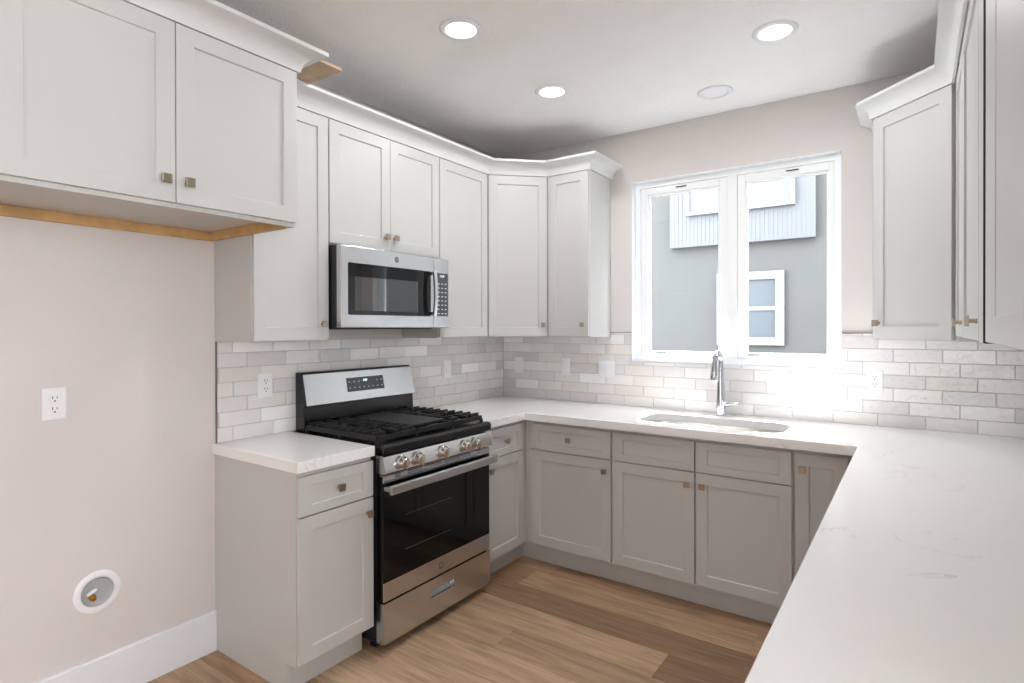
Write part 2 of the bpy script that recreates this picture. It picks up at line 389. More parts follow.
# ------------------------------------------------------------------ backsplash
def tiles(along, a0, a1, z1, phase, holes=()):
    """wall tiles from z=ZT up; along 'x' = back wall (y=0), 'y' = left wall (x=0)"""
    bm = bmesh.new(); cl = bm.loops.layers.float_color.new('tint')
    pal = [(230, 227, 225), (224, 222, 221), (233, 229, 226), (217, 214, 213), (226, 220, 216), (246, 245, 244), (222, 220, 220), (236, 233, 231)]
    ph, pl, g = 0.0665, 0.2, 0.0024
    th = .008
    rects = []
    z = ZT + .0005; row = 0
    while z < z1 - .008:
        zt = min(z + ph - g, z1)
        off = phase + [0.133, 0.067, 0.0][row % 3]
        k = a0 - ((a0 - off) % pl)
        while k < a1:
            p, q = max(k + g / 2, a0), min(k + pl - g / 2, a1)
            if q - p > .006: rects.append((p, q, z, zt))
            k += pl
        z += ph; row += 1
    def cut(rs, h):
        out = []
        for (p, q, c, d) in rs:
            if q <= h[0] or p >= h[1] or d <= h[2] or c >= h[3]: out.append((p, q, c, d)); continue
            if p < h[0]: out.append((p, h[0], c, d))
            if q > h[1]: out.append((h[1], q, c, d))
            pp, qq = max(p, h[0]), min(q, h[1])
            if c < h[2]: out.append((pp, qq, c, h[2]))
            if d > h[3]: out.append((pp, qq, h[3], d))
        return out
    for h in holes: rects = cut(rects, h)
    for (p, q, c, d) in rects:
        if q - p < .004 or d - c < .004: continue
        dv = random.uniform(-4, 4); col = lin([v + dv for v in random.choice(pal)])
        t = [th + random.uniform(-.0009, .0009) for _ in range(4)]
        e = .0016
        P = [(p, c), (q, c), (q, d), (p, d)]; I = [(p + e, c + e), (q - e, c + e), (q - e, d - e), (p + e, d - e)]
        def V(u, w, dep): return bm.verts.new((u, -dep, w) if along == 'x' else (dep, u, w))
        base = [V(u, w, .0005) for u, w in P]; out = [V(u, w, th - .0022) for u, w in P]; inn = [V(u, w, t[i]) for i, (u, w) in enumerate(I)]
        fs = [bm.faces.new(inn)]
        for i in range(4):
            j = (i + 1) % 4
            fs.append(bm.faces.new((out[i], out[j], inn[j], inn[i]))); fs.append(bm.faces.new((base[i], base[j], out[j], out[i])))
        for f in fs:
            for l in f.loops: l[cl] = col + (1,)
    return bm
BS = struct(empty('wall_tiles', (0, 0, 0)))
ZS = 1.391
struct(mesh_ob('tile_field_left', tiles('y', -2.171, -0.009, 1.364, -2.171 - .06), TILEM, BS))
struct(mesh_ob('tile_field_back', tiles('x', 0.009, W3 - .001, ZS, 0.052, [(0, .889, 1.366, 1.5), (WX0 - .003, WX1 + .003, WZ0 - .001, 1.5), (2.376, 3, 1.366, 1.5)]), TILEM, BS))
struct(mesh_ob('tile_field_right', tiles('y', -2.72, -0.009, 1.364, 0.04), TILEM, BS))
bpy.data.objects['tile_field_right'].data.transform(Matrix.Translation((W3, 0, 0)) @ Matrix.Scale(-1, 4, (1, 0, 0)))
bpy.data.objects['tile_field_right'].data.flip_normals()
def grout():
    bm = bmesh.new(); t = .0045
    bx(bm, .0003, t, -2.171, 0, ZT, 1.364)
    bx(bm, t, WX0 - .003, -t, -.0003, ZT, WZ0 - .002); bx(bm, WX0 - .003, WX1 + .003, -t, -.0003, ZT, WZ0 - .002); bx(bm, WX1 + .003, W3, -t, -.0003, ZT, WZ0 - .002)
    bx(bm, .889, WX0 - .003, -t, -.0003, WZ0 - .002, ZS); bx(bm, WX1 + .003, 2.376, -t, -.0003, WZ0 - .002, ZS)
    bx(bm, t, .889, -t, -.0003, WZ0 - .002, 1.366); bx(bm, 2.376, W3, -t, -.0003, WZ0 - .002, 1.366)
    bx(bm, W3 - t, W3 - .0003, -2.72, 0, ZT, 1.364)
    return bm
struct(mesh_ob('grout', grout(), GROUTM, BS))
struct(box('edge_strip', 0.0003, .011, -2.1745, -2.1715, ZT, 1.364, TRIMM, BS))
struct(box('edge_strip', .889, WX0 - .003, -.011, -.0003, ZS, ZS + .0035, TRIMM, BS))
struct(box('edge_strip', WX1 + .003, 2.376, -.011, -.0003, ZS, ZS + .0035, TRIMM, BS))

# ------------------------------------------------------------------ cabinetry
def shaker(name, x0, x1, z0, z1, yf, parent, st=.056, rl=.056, t=.019, rec=.0075, m=PAINT):
    """door or drawer front, its face at y=yf looking to -y, frame raised around a recessed panel"""
    bm = bmesh.new()
    def R(a, b, c, d, y): return [bm.verts.new(p) for p in ((a, y, c), (b, y, c), (b, y, d), (a, y, d))]
    o = R(x0, x1, z0, z1, yf); i = R(x0 + st, x1 - st, z0 + rl, z1 - rl, yf)
    j = R(x0 + st + .0015, x1 - st - .0015, z0 + rl + .0015, z1 - rl - .0015, yf + rec); b = R(x0, x1, z0, z1, yf + t)
    for A, B in ((o, i), (i, j), (b, o)):
        for k in range(4): bm.faces.new((A[k], A[(k + 1) % 4], B[(k + 1) % 4], B[k]))
    bm.faces.new(j); bm.faces.new(b[::-1])
    return mesh_ob(name, bm, m, parent, .0012)
def knob(x, z, yf, parent):
    bm = bmesh.new(); s = .0145
    bx(bm, x - s, x + s, yf - .027, yf - .018, z - s, z + s)
    lathe(bm, [(.0085, 0), (.006, .006), (.0055, .02)], Matrix.Translation((x, yf, z)) @ Matrix.Rotation(PI / 2, 4, 'X'), 16)
    return mesh_ob('knob', bm, NICKEL, parent, .0015)
def base_cabinet(name, loc, rz, w, fronts, label, depth=.60, toe=.535, doorface=.621, ends=(0, 0), group='light grey base cabinets'):
    r = tag(empty(name, loc, rz), label, 'cabinet', group)
    bm = bmesh.new(); zb = ZT - CT - .0005
    prism(bm, [(-.0015, .001), (-.0015, zb), (-depth, zb), (-depth, .117), (-toe, .117), (-toe, .001)], 'x', .0004, w - .0004)
    mesh_ob('body', bm, PAINT, r, .0008)
    box('toe_kick', .0004, w - .0004, -toe - .004, -toe - .0002, .001, .115, PAINT, r)
    for kind, x0, x1, z0, z1, kn in fronts:
        rl = .037 if kind != 'door' else .056
        f = shaker('door' if kind == 'door' else 'drawer' if kind == 'drawer' else 'drawer_front', x0, x1, z0, z1, -doorface, r, rl=rl)
        if kn: knob(kn[0], kn[1], -doorface, f)
    return r
DZ0, DZ1, SP0, SP1 = .130, .8507, .6925, .6985
LR = PI / 2
# left wall run
base_cabinet('base_cabinet', (0, -2.180, 0), LR, .371, [
    ('drawer', .002, .367, SP1, DZ1, (.186, .777)), ('door', .002, .367, DZ0, SP0, (.333, .631))],
    'narrow light grey base cabinet left of the steel range, with exposed side panel')
base_cabinet('base_cabinet', (0, -1.016, 0), LR, .368, [
    ('drawer', .002, .362, SP1, DZ1, (.182, .777)), ('door', .002, .362, DZ0, SP0, (.030, .631))],
    'narrow light grey base cabinet between the steel range and the inside corner')
# back run
base_cabinet('base_cabinet', (0.648, 0, 0), 0, .533, [
    ('drawer', .007, .5256, SP1, DZ1, (.267, .777)), ('door', .007, .5256, DZ0, SP0, (.493, .631))],
    'light grey base cabinet with one drawer and one door at the inside corner', doorface=.6136, depth=.5946)
SK = base_cabinet('sink_cabinet', (1.181, 0, 0), 0, .906, [
    ('false', .008, .4518, SP1, DZ1, None), ('false', .4618, .899, SP1, DZ1, None),
    ('door', .008, .4518, DZ0, SP0, (.419, .631)), ('door', .4618, .899, DZ0, SP0, (.494, .631))],
    'wide two-door light grey cabinet under the sink, with two knobless drawer fronts', doorface=.6136, depth=.5946)
base_cabinet('base_cabinet', (2.087, 0, 0), 0, .245, [
    ('door', .007, .215, DZ0, DZ1, (.038, .782))],
    'tall-door light grey base cabinet beside the peninsula, knob at top left', doorface=.6136, depth=.5946)
# corner fillers
def filler():
    r = tag(empty('corner_filler', (0, 0, 0)), 'light grey filler post in the inside corner between the two base cabinet runs', 'cabinet filler')
    bm = bmesh.new(); prism(bm, [(.56, -.56), (.56, -.6475), (.602, -.6475), (.602, -.5955), (.6475, -.5955), (.6475, -.56)], 'z', .117, ZT - CT - .0005)
    mesh_ob('post', bm, PAINT, r, .0008)
    bm = bmesh.new(); prism(bm, [(.50, -.50), (.50, -.6475), (.539, -.6475), (.539, -.539), (.6475, -.539), (.6475, -.50)], 'z', .001, .1165)
    mesh_ob('toe_kick', bm, PAINT, r)
filler()
# peninsula run, doors facing the range
for k, (a, b) in enumerate(((-.64, -1.32), (-1.32, -2.02), (-2.02, -2.71))):
    w = a - b
    base_cabinet('peninsula_cabinet', (W3, a, 0), -PI / 2, w, [
        ('drawer', .004, w / 2 - .002, SP1, DZ1, (w / 4, .777)), ('drawer', w / 2 + .002, w - .004, SP1, DZ1, (w * .75, .777)),
        ('door', .004, w / 2 - .002, DZ0, SP0, (w / 2 - .034, .631)), ('door', w / 2 + .002, w - .004, DZ0, SP0, (w / 2 + .034, .631))],
        'two-door light grey cabinet below the peninsula worktop', depth=.58, doorface=.60, toe=.50, group='peninsula cabinets')

# wall cabinets
UB, UT = 1.371, 2.4041
def wall_cabinet(name, loc, rz, w, z0, z1, doors, label, depth=.2905, face=.3102, group='light grey wall cabinets'):
    r = tag(empty(name, loc, rz), label, 'cabinet', group)
    bm = bmesh.new(); bx(bm, .0004, w - .0004, -depth, -.0015, z0 - .006, z1)
    mesh_ob('body', bm, PAINT, r, .0008)
    for x0, x1, kn in doors:
        f = shaker('door', x0, x1, z0, z1 - .003, -face, r)
        if kn: knob(kn[0], kn[1], -face, f)
    return r
wall_cabinet('wall_cabinet', (0, -2.177, 0), LR, .3745, UB, UT, [(.003, .3715, (.335, 1.443))],
             'tall single-door wall cabinet directly left of the microwave')
wall_cabinet('wall_cabinet', (0, -1.8020, 0), LR, .7585, 1.824, UT, [(.003, .3795, (.346, 1.892)), (.3825, .7555, (.408, 1.892))],
             'short two-door wall cabinet mounted above the microwave')
wall_cabinet('wall_cabinet', (0, -1.0430, 0), LR, .451, UB, UT, [(.003, .448, (.030, 1.443))],
             'tall single-door wall cabinet right of the microwave, before the corner')
wall_cabinet('wall_cabinet', (0.5915, 0, 0), 0, .2965, UB, UT, [(.004, .2925, (.258, 1.443))],
             'slim single-door wall cabinet left of the window, with white end panel exposed', face=.3182, depth=.2985)
def corner_cabinet(A, B, outline, label, kn_from, mirror=False):
    """A,B: door ends in plan (left, right as seen from the room)"""
    r = tag(empty('corner_wall_cabinet', ((A[0] + B[0]) / 2, (A[1] + B[1]) / 2, 0)), label, 'cabinet', 'light grey wall cabinets')
    inv = Matrix.Translation(-r.location)
    bm = bmesh.new(); prism(bm, outline, 'z', UB - .006, UT)
    for q in bm.verts: q.co = inv @ q.co
    mesh_ob('body', bm, PAINT, r, .0008)
    d = Vector((B[0] - A[0], B[1] - A[1], 0)); L = d.length; ang = math.atan2(d.y, d.x)
    f = shaker('door', -L / 2 + .004, L / 2 - .004, UB, UT - .003, 0, r); f.rotation_euler = (0, 0, ang)
    k = knob(kn_from, 1.443, 0, f)
    return r
q = .0135
corner_cabinet((.3102, -.5895), (.5895, -.3182), [(.0015, -.0015), (.0015, -.591), (.2905, -.591), (.31 - q + .008, -.589 + q + .004), (.589 - q, -.318 + q + .008), (.5905, -.2985), (.5905, -.0015)],
               'diagonal corner wall cabinet between the microwave wall and the window wall', .162)
CR = W3
corner_cabinet((2.378, -.3060), (2.664, -.5895), [(CR - .0015, -.0015), (2.3765, -.0015), (2.3765, -.285), (2.378 + q + .002, -.306 + q + .006), (2.664 + q + .004, -.589 + q + .006), (2.684, -.591), (CR - .0015, -.591)],
               'diagonal corner wall cabinet right of the window', -.165)
RR = -PI / 2
UR = 1.389
wall_cabinet('wall_cabinet', (W3, -.5915, 0), RR, .396, UR, UT, [(.004, .392, (.362, 1.440))],
             'single-door wall cabinet next to the right corner, seen nearly edge-on', depth=.278, face=.2975)
wall_cabinet('wall_cabinet', (W3, -.9880, 0), RR, .617, UR, UT, [(.004, .607, (.575, 1.440))],
             'second wall cabinet along the right wall, seen nearly edge-on', depth=.278, face=.2975)
fp = tag(box('filler_panel', W3 - .2975, W3 - .002, -1.722, -1.6065, UR - .004, UT, PAINT, None, .001), 'narrow pale filler panel beside the black strip painted as slot shade on the right wall', 'cabinet filler')
def near_cab():
    r = tag(empty('wall_cabinet', (W3, -1.772, 0), RR), 'large wall cabinet at the right picture edge, past the black strip painted as slot shade', 'cabinet', 'light grey wall cabinets')
    bm = bmesh.new(); bx(bm, .0004, .86, -.278, -.0015, UR - .004, UT); bx(bm, -.0485, .0002, -.2979, -.0015, UR - .004, UT, 1)  # solid strip at the door face, its black stands in for gap shade
    mesh_ob('body', bm, [PAINT, GAPSHADE], r, .0008)
    for x0, x1 in ((.003, .858),):
        f = shaker('door', x0, x1, UR, UT - .003, -.2975, r, st=.19, rec=.002)
        knob(x1 - .04, 1.443, -.2975, f)
near_cab()

# cabinet above the refrigerator space
def fridge_cabinet():
    w = .883; r = tag(empty('wall_cabinet', (0, -3.055, 0), LR), 'deep two-door wall cabinet above the empty refrigerator space', 'cabinet', 'light grey wall cabinets')
    bm = bmesh.new(); zb = 1.812
    bx(bm, .0, .018, -.592, -.0015, zb, UT); bx(bm, w - .018, w, -.592, -.0015, zb, UT)
    bx(bm, .018, w - .018, -.592, -.0015, 1.846, UT); bx(bm, .018, w - .018, -.592, -.573, zb, 1.846)
    mesh_ob('body', bm, PAINT, r, .0008)
    bm = bmesh.new(); bx(bm, .019, w - .019, -.019, -.002, zb - .004, 1.8455); 
    bx(bm, w - .034, w - .0185, -.572, -.0195, zb - .004, 1.8455)
    mesh_ob('nailer', bm, RAWWOOD, r, .0006)['label'] = 'unfinished wood nailing strip'
    f = shaker('door', .003, .4395, 1.8268, UT - .003, -.6107, r); knob(.4045, 1.895, -.6107, f)
    f = shaker('door', .4425, w - .003, 1.8268, UT - .003, -.6107, r); knob(.4755, 1.895, -.6107, f)
fridge_cabinet()

# crown moulding
def crown(name, path, label, zb=2.4045, zt=2.487, out=.085):
    prof = [(0, 0), (.012, 0), (.014, .012), (.0175, .024), (.024, .036), (.034, .047), (.047, .056), (.062, .0625), (.080, .067), (out, .068), (out, .0825), (0.0, .0825)]
    prof = [(min(a, out) if out > .08 else a * out / .088, zb + b) for a, b in prof]
    pts = [Vector(p) for p in path]; bm = bmesh.new(); rings = []
    for i, p in enumerate(pts):
        ns = []
        if i > 0: d = (pts[i] - pts[i - 1]).normalized(); ns.append(Vector((d.y, -d.x)))
        if i < len(pts) - 1: d = (pts[i + 1] - pts[i]).normalized(); ns.append(Vector((d.y, -d.x)))
        n = ns[0] if len(ns) == 1 else (ns[0] + ns[1]) / (1 + ns[0].dot(ns[1]))
        rings.append([bm.verts.new((p.x + n.x * o, p.y + n.y * o, z)) for o, z in prof])
    k = len(prof)
    for a, b in zip(rings, rings[1:]):
        for i in range(k): bm.faces.new((a[i], a[(i + 1) % k], b[(i + 1) % k], b[i]))
    bm.faces.new(rings[0]); bm.faces.new(rings[-1][::-1])
    o = mesh_ob(name, bm, CROWN); auto_smooth(o, .6)
    return tag(o, label, 'crown moulding', 'crown mouldings')
crown('crown_moulding', [(.302, -2.1765), (.302, -.5865), (.586, -.3105), (.8885, -.3105), (.8885, -.001)], 'white cove crown moulding above the cabinets around the left corner')
crown('crown_moulding', [(2.376, -.001), (2.376, -.299), (2.671, -.590), (2.669, -2.63)], 'white cove crown moulding above the cabinets right of the window', out=.074)
crown('crown_moulding', [(.602, -3.055), (.602, -2.172), (.41, -2.172)], 'white cove crown moulding on the cabinet above the refrigerator space')
tag(box('tan_flat_board', .06, .60, -2.165, -1.955, 2.4880, 2.501, TANBOARD, None, .001), 'thin tan board lying on top of the crown beside the deep cabinet', 'board')  # flat tan slab above the crown, tone mottled by noise

# ------------------------------------------------------------------ countertops
bm = bmesh.new(); bx(bm, .0008, .6297, -2.1925, -1.8105, ZT - CT, ZT)
tag(mesh_ob('countertop', bm, QUARTZ, None, .003), 'short white quartz worktop left of the steel range', 'countertop', 'white quartz worktops')
def main_counter():
    out = [(.0008, -.0008), (.0008, -1.0170), (.6297, -1.0170), (.6297, -.6479), (2.3400, -.6479), (2.3400, -2.74), (W3 - .0008, -2.74), (W3 - .0008, -.0008)]
    bm = bmesh.new(); prism(bm, out, 'z', ZT - CT, ZT)
    o = mesh_ob('countertop', bm, QUARTZ)
    bm = bmesh.new(); prism(bm, rrect(1.272, 2.022, -.535, -.185, .085, 8), 'z', ZT - .2, ZT + .1)
    c = mesh_ob('cutter', bm, QUARTZ)
    b = o.modifiers.new('b', 'BOOLEAN'); b.object = c; b.operation = 'DIFFERENCE'; b.solver = 'EXACT'
    bpy.context.view_layer.update()
    me = bpy.data.meshes.new_from_object(o.evaluated_get(bpy.context.evaluated_depsgraph_get()))
    o.modifiers.clear(); o.data = me; bpy.data.objects.remove(c)
    bv = o.modifiers.new('bevel', 'BEVEL'); bv.width = .003; bv.segments = 2; bv.limit_method = 'ANGLE'; bv.angle_limit = .9
    tag(o, 'large white quartz worktop around the sink and along the peninsula', 'countertop', 'white quartz worktops')
main_counter()

# sink
def sink():
    r = tag(empty('kitchen_sink', (1.647, -.36, ZT - CT)), 'undermount stainless steel sink in the white worktop below the window', 'sink')
    bm = bmesh.new(); rings = []
    for (grow, z, rr) in ((.018, -.0006, .10), (.004, -.0006, .088), (.003, -.012, .087), (-.004, -.15, .08), (-.018, -.185, .07), (-.045, -.197, .05)):
        rings.append([bm.verts.new((x, y, z)) for x, y in rrect(-.375 - grow, .375 + grow, -.175 - grow, .175 + grow, rr, 8)])
    for a, b in zip(rings, rings[1:]):
        n = len(a)
        for k in range(n): bm.faces.new((a[k], a[(k + 1) % n], b[(k + 1) % n], b[k]))
    bm.faces.new(rings[-1])
    bmesh.ops.recalc_face_normals(bm, faces=bm.faces)
    o = mesh_ob('basin', bm, SINKM, r); so = o.modifiers.new('s', 'SOLIDIFY'); so.thickness = .0012; so.offset = 1
    auto_smooth(o, .9)
    bm = bmesh.new(); lathe(bm, [(.0, -.1965), (.028, -.1965), (.034, -.194), (.042, -.1935), (.044, -.1955)], None, 28, cap=False)
    auto_smooth(mesh_ob('drain', bm, CHROME, r))
sink()
# open up the sink cabinet body so the basin hangs in it
def open_sink_body():
    o = [c for c in SK.children if c.name.startswith('body')][0]
    bm = bmesh.new(); zb = ZT - CT - .0005; w = .906; t = .016
    bx(bm, .0004, t, -.5946, -.0015, .117, zb); bx(bm, w - t, w - .0004, -.5946, -.0015, .117, zb)
    bx(bm, t, w - t, -.5946, -.0015, .117, .135); bx(bm, t, w - t, -.0080, -.0015, .135, zb); bx(bm, t, w - t, -.535, -.0015, .001, .117)
    bx(bm, t, w - t, -.5946, -.574, .66, zb); bx(bm, .43, .48, -.5946, -.574, .135, .66)
    bx(bm, .0004, t, -.535, -.0015, .001, .117); bx(bm, w - t, w - .0004, -.535, -.0015, .001, .117)
    bm.to_mesh(o.data); bm.free()
open_sink_body()

# faucet
def faucet():
    X, Y = 1.622, -.088
    r = tag(empty('kitchen_faucet', (X, Y, ZT)), 'tall chrome pull-down faucet standing behind the sink', 'faucet')
    bm = bmesh.new(); lathe(bm, [(.0, .0004), (.027, .0004), (.027, .005), (.024, .008), (.0, .008)], None, 32)
    auto_smooth(mesh_ob('base_plate', bm, CHROME, r))
    pts = [(0, 0, .006), (0, 0, .10), (0, -.002, .20), (0, -.004, .31)]
    rad = [.0255, .0235, .020, .0155]
    for k in range(1, 9):
        a = PI * k / 10; pts.append((0, -.004 - .058 * (1 - math.cos(a)), .31 + .058 * math.sin(a))); rad.append(.0152)
    bm = bmesh.new(); tube(bm, pts, rad, 20)
    auto_smooth(mesh_ob('spout', bm, CHROME, r), 1.0)
    bm = bmesh.new(); p = Vector(pts[-1]); d = Vector((0, -.20, -1)).normalized()
    tube(bm, [p, p + d * .012, p + d * .05, p + d * .135, p + d * .14], [.016, .0175, .019, .0245, .021], 20)
    auto_smooth(mesh_ob('spray_head', bm, CHROME, r), .8)
    bm = bmesh.new(); tube(bm, [(.012, 0, .068), (.045, 0, .069), (.046, 0, .069), (.10, 0, .073), (.104, 0, .0735)], [.017, .017, .013, .012, .009], 18)
    auto_smooth(mesh_ob('lever', bm, CHROME, r), .8)
faucet()

# ------------------------------------------------------------------ lettering helper (built-in font turned into mesh)
def text_mesh(name, s, size, m, parent, mat4, extrude=.0003, align='CENTER'):
    c = bpy.data.curves.new(name, 'FONT'); c.body = s; c.size = size; c.extrude = extrude; c.align_x = align; c.align_y = 'CENTER'
    o = bpy.data.objects.new(name, c); COL.objects.link(o); bpy.context.view_layer.update()
    me = bpy.data.meshes.new_from_object(o.evaluated_get(bpy.context.evaluated_depsgraph_get()))
    bpy.data.objects.remove(o); bpy.data.curves.remove(c)
    me.transform(mat4); n = bpy.data.objects.new(name, me); COL.objects.link(n); n.parent = parent
    me.materials.clear(); me.materials.append(m); return n
def face_mat(x, y, z, tilt=0.0):     # text plane that reads from -y
    return Matrix.Translation((x, y, z)) @ Matrix.Rotation(PI / 2 + tilt, 4, 'X')
EMB = mat('emblem_grey', (120, 118, 116), 0.35, 0.8)
EMBL = mat('emblem_light', (206, 205, 202), 0.3, 0.8)
def emblem(x, y, z, R, parent):
    bm = bmesh.new(); M = Matrix.Translation((x, y, z)) @ Matrix.Rotation(PI / 2, 4, 'X')
    lathe(bm, [(0, 0), (R, 0), (R, .0012), (R - .002, .0018), (0, .0018)], M, 28)
    e = mesh_ob('emblem', bm, EMB, parent)
    text_mesh('lettering', 'GE', R * .95, EMBL, e, face_mat(x, y - .0019, z))
    return e

# ------------------------------------------------------------------ gas range
def stove():
    w = .760; r = tag(empty('gas_range', (0, -1.7945, 0), LR), 'stainless steel and black freestanding gas range with five front knobs', 'stove')
    # local: x along wall 0..w, -y towards the room
    bm = bmesh.new(); bx(bm, 0, w, -.615, -.012, .045, .895)
    for xx in (.03, w - .07):
        for yy in (-.58, -.10): bx(bm, xx, xx + .04, yy, yy + .04, .0005, .045)
    mesh_ob('body', bm, BLKSIDE, r, .003)
    # cooktop
    bm = bmesh.new(); prism(bm, [(-.012, .8955), (-.655, .8955), (-.662, .872), (-.668, .874), (-.672, .905), (-.660, .916), (-.640, .918), (-.625, .910), (-.10, .910), (-.012, .912)], 'x', -.002, w + .002)
    mesh_ob('cooktop', bm, BLACK, r, .003)
    # burners
    for k, (bxx, byy, R) in enumerate(((.125, -.475, .046), (.125, -.225, .036), (w - .125, -.475, .040), (w - .125, -.225, .046), (w / 2, -.35, .05))):
        bm = bmesh.new(); lathe(bm, [(R + .012, .9105), (R + .012, .914), (R, .918), (R, .926), (R - .006, .931), (0, .931)], Matrix.Translation((bxx, byy, 0)), 24)
        auto_smooth(mesh_ob('burner', bm, IRON, r))
    # grates
    def bar(bm, x0, y0, x1, y1, z0=.950, z1=.968, t=.0068):
        d = Vector((x1 - x0, y1 - y0)).normalized(); n = Vector((-d.y, d.x)) * t
        A = [(x0 + n.x, y0 + n.y), (x0 - n.x, y0 - n.y), (x1 - n.x, y1 - n.y), (x1 + n.x, y1 + n.y)]
        prism(bm, A, 'z', z0, z1)
    for gx0, gx1 in ((.012, .248), (w - .248, w - .012)):
        bm = bmesh.new(); y0, y1 = -.612, -.110; cx = (gx0 + gx1) / 2
        for a in ((gx0, y0, gx1, y0), (gx0, y1, gx1, y1), (gx0, y0, gx0, y1), (gx1, y0, gx1, y1), (gx0, (y0 + y1) / 2, gx1, (y0 + y1) / 2)): bar(bm, *a, z0=.926, z1=.948)
        for k in range(9):      # short thick fingers reaching in from both side rails
            fy = y0 + .028 + (y1 - y0 - .056) * k / 8; L_ = .088 if k in (1, 3, 5, 7) else .066
            bar(bm, gx0 - .004, fy, gx0 + L_, fy, z0=.938, z1=.962, t=.0075); bar(bm, gx1 - L_, fy, gx1 + .004, fy, z0=.938, z1=.962, t=.0075)
        for cy in ((y0 * .75 + y1 * .25), (y0 * .25 + y1 * .75)):
            for s in (-1, 1):
                bar(bm, cx, cy + s * .03, cx, cy + s * .125, z0=.940, z1=.962)
                bar(bm, cx + s * .02, cy + .03, cx + s * .07, cy + .10, z0=.942, z1=.960, t=.005); bar(bm, cx + s * .02, cy - .03, cx + s * .07, cy - .10, z0=.942, z1=.960, t=.005)
        for fx in (gx0, gx1):
            for fy in (y0, (y0 + y1) / 2, y1): bx(bm, fx - .007, fx + .007, fy - .007, fy + .007, .9105, .930)
        mesh_ob('grate', bm, IRON, r, .0015)
    bm = bmesh.new(); gx0, gx1 = .258, w - .258; y0, y1 = -.612, -.110
    for a in ((gx0, y0, gx1, y0), (gx0, y1, gx1, y1), (gx0, y0, gx0, y1), (gx1, y0, gx1, y1)): bar(bm, *a, z0=.926, z1=.950)
    for fx in (gx0, gx1):
        for fy in (y0, y1): bx(bm, fx - .007, fx + .007, fy - .007, fy + .007, .9105, .942)
    for cy in (-.60,): bar(bm, gx0 + .08, cy, gx1 - .08, cy, z0=.930, z1=.950)
    mesh_ob('grate', bm, IRON, r, .0015)
    bm = bmesh.new(); prism(bm, rrect(gx0 + .004, gx1 - .004, -.575, -.125, .02, 4), 'z', .9505, .960)
    o = mesh_ob('griddle', bm, GRIDM, r, .002)
    # sloped steel control panel
    bm = bmesh.new(); prism(bm, [(-.6155, .789), (-.672, .789), (-.678, .795), (-.664, .864), (-.655, .8695), (-.6155, .8695)], 'x', 0, w)
    mesh_ob('control_panel', bm, STEEL, r, .002)
    tl = math.atan2(.014, .069)
    for kx in (.099, .199, .371, .536, .625):
        M = Matrix.Translation((kx, -.6716, .830)) @ Matrix.Rotation(PI / 2 + tl, 4, 'X')
        bm = bmesh.new(); lathe(bm, [(.029, .0), (.029, .004), (.026, .006), (.0235, .029), (.021, .032), (0, .032)], M, 28)
        bx(bm, -.0055, .0055, -.022, .022, .031, .043, 0, M)
        o = mesh_ob('knob', bm, KNOBM, r, .0008); auto_smooth(o, .5)
    # oven door
    d0, d1 = .232, .782; yf = -.660
    bm = bmesh.new(); bx(bm, .004, w - .004, yf + .006, -.6155, d0, d1)
    dr = mesh_ob('oven_door', bm, BLACK, r, .003)
    bm = bmesh.new(); bx(bm, .004, w - .004, yf - .0005, yf + .0055, .316, .748); mesh_ob('glass', bm, DGLASS, dr, .001)
    bm = bmesh.new(); bx(bm, .0035, w - .0035, yf - .001, yf + .0055, d0, .315); mesh_ob('lower_band', bm, STEEL, dr, .0015)
    bm = bmesh.new(); prism(bm, [(yf + .005, .749), (yf - .001, .749), (yf - .001, .778), (yf + .004, .783), (yf + .03, .783), (yf + .03, .778), (yf + .005, .778)], 'x', .0035, w - .0035)
    tb = mesh_ob('upper_band', bm, STEEL, dr, .001)
    for x0, x1 in ((.07, .105), (.15, .245), (.255, .38), (.39, .515), (.525, .60), (.65, .69)):
        bm = bmesh.new(); bx(bm, x0, x1, yf - .0014, yf - .0008, .7650, .7690); mesh_ob('vent_slot', bm, DPLAS, dr)
        bm = bmesh.new(); bx(bm, x0, x1, yf - .0014, yf - .0008, .7740, .7780); mesh_ob('vent_slot', bm, DPLAS, dr)
    # inner window line art: racks seen through the glass
    bm = bmesh.new()
    bx(bm, .13, .45, yf - .0008, yf - .0005, .582, .5838); bx(bm, .13, .45, yf - .0008, yf - .0005, .425, .4268)
    mesh_ob('rack_print', bm, mat('rack_glint', (120, 120, 120), .3, .8), dr)
    bm = bmesh.new(); n = 20; outer = []; inner = []
    for k in range(n + 1):
        x = .0 + w * k / n; bow = .004 * math.sin(PI * k / n)
        outer.append((x, yf - .056 - bow)); inner.append((x, yf - .038 - bow))
    prism(bm, outer + inner[::-1], 'z', .706, .747)
    for s in (.004, w - .034): bx(bm, s, s + .03, yf - .045, yf - .0005, .716, .737)
    h = mesh_ob('handle', bm, STEEL, dr, .005, seg=3)
    emblem(.370, yf - .0011, .272, .017, dr)
    # storage drawer
    bm = bmesh.new(); yd = -.662; a0, a1, b0, b1 = .290, .465, .137, .178
    bx(bm, .002, a0, yd, -.6155, .046, .224); bx(bm, a1, w - .002, yd, -.6155, .046, .224)
    bx(bm, a0, a1, yd, -.6155, .046, b0); bx(bm, a0, a1, yd, -.6155, b1, .224); bx(bm, a0, a1, yd + .03, -.6155, b0, b1)
    bmesh.ops.remove_doubles(bm, verts=bm.verts, dist=1e-5)
    sd = mesh_ob('storage_drawer', bm, STEEL, r, .0)
    bm = bmesh.new(); e = .004
    prism(bm, [(yd - .003, b1 + e), (yd - .003, b1 - .003), (yd + .006, b1 - .010), (yd + .012, b1 - .002), (yd, b1 + e)], 'x', a0 - e, a1 + e)
    prism(bm, [(yd - .003, b0 - e), (yd - .003, b0 + .002), (yd + .026, b0 + .014), (yd + .028, b0 + .002), (yd, b0 - e)], 'x', a0 - e, a1 + e)
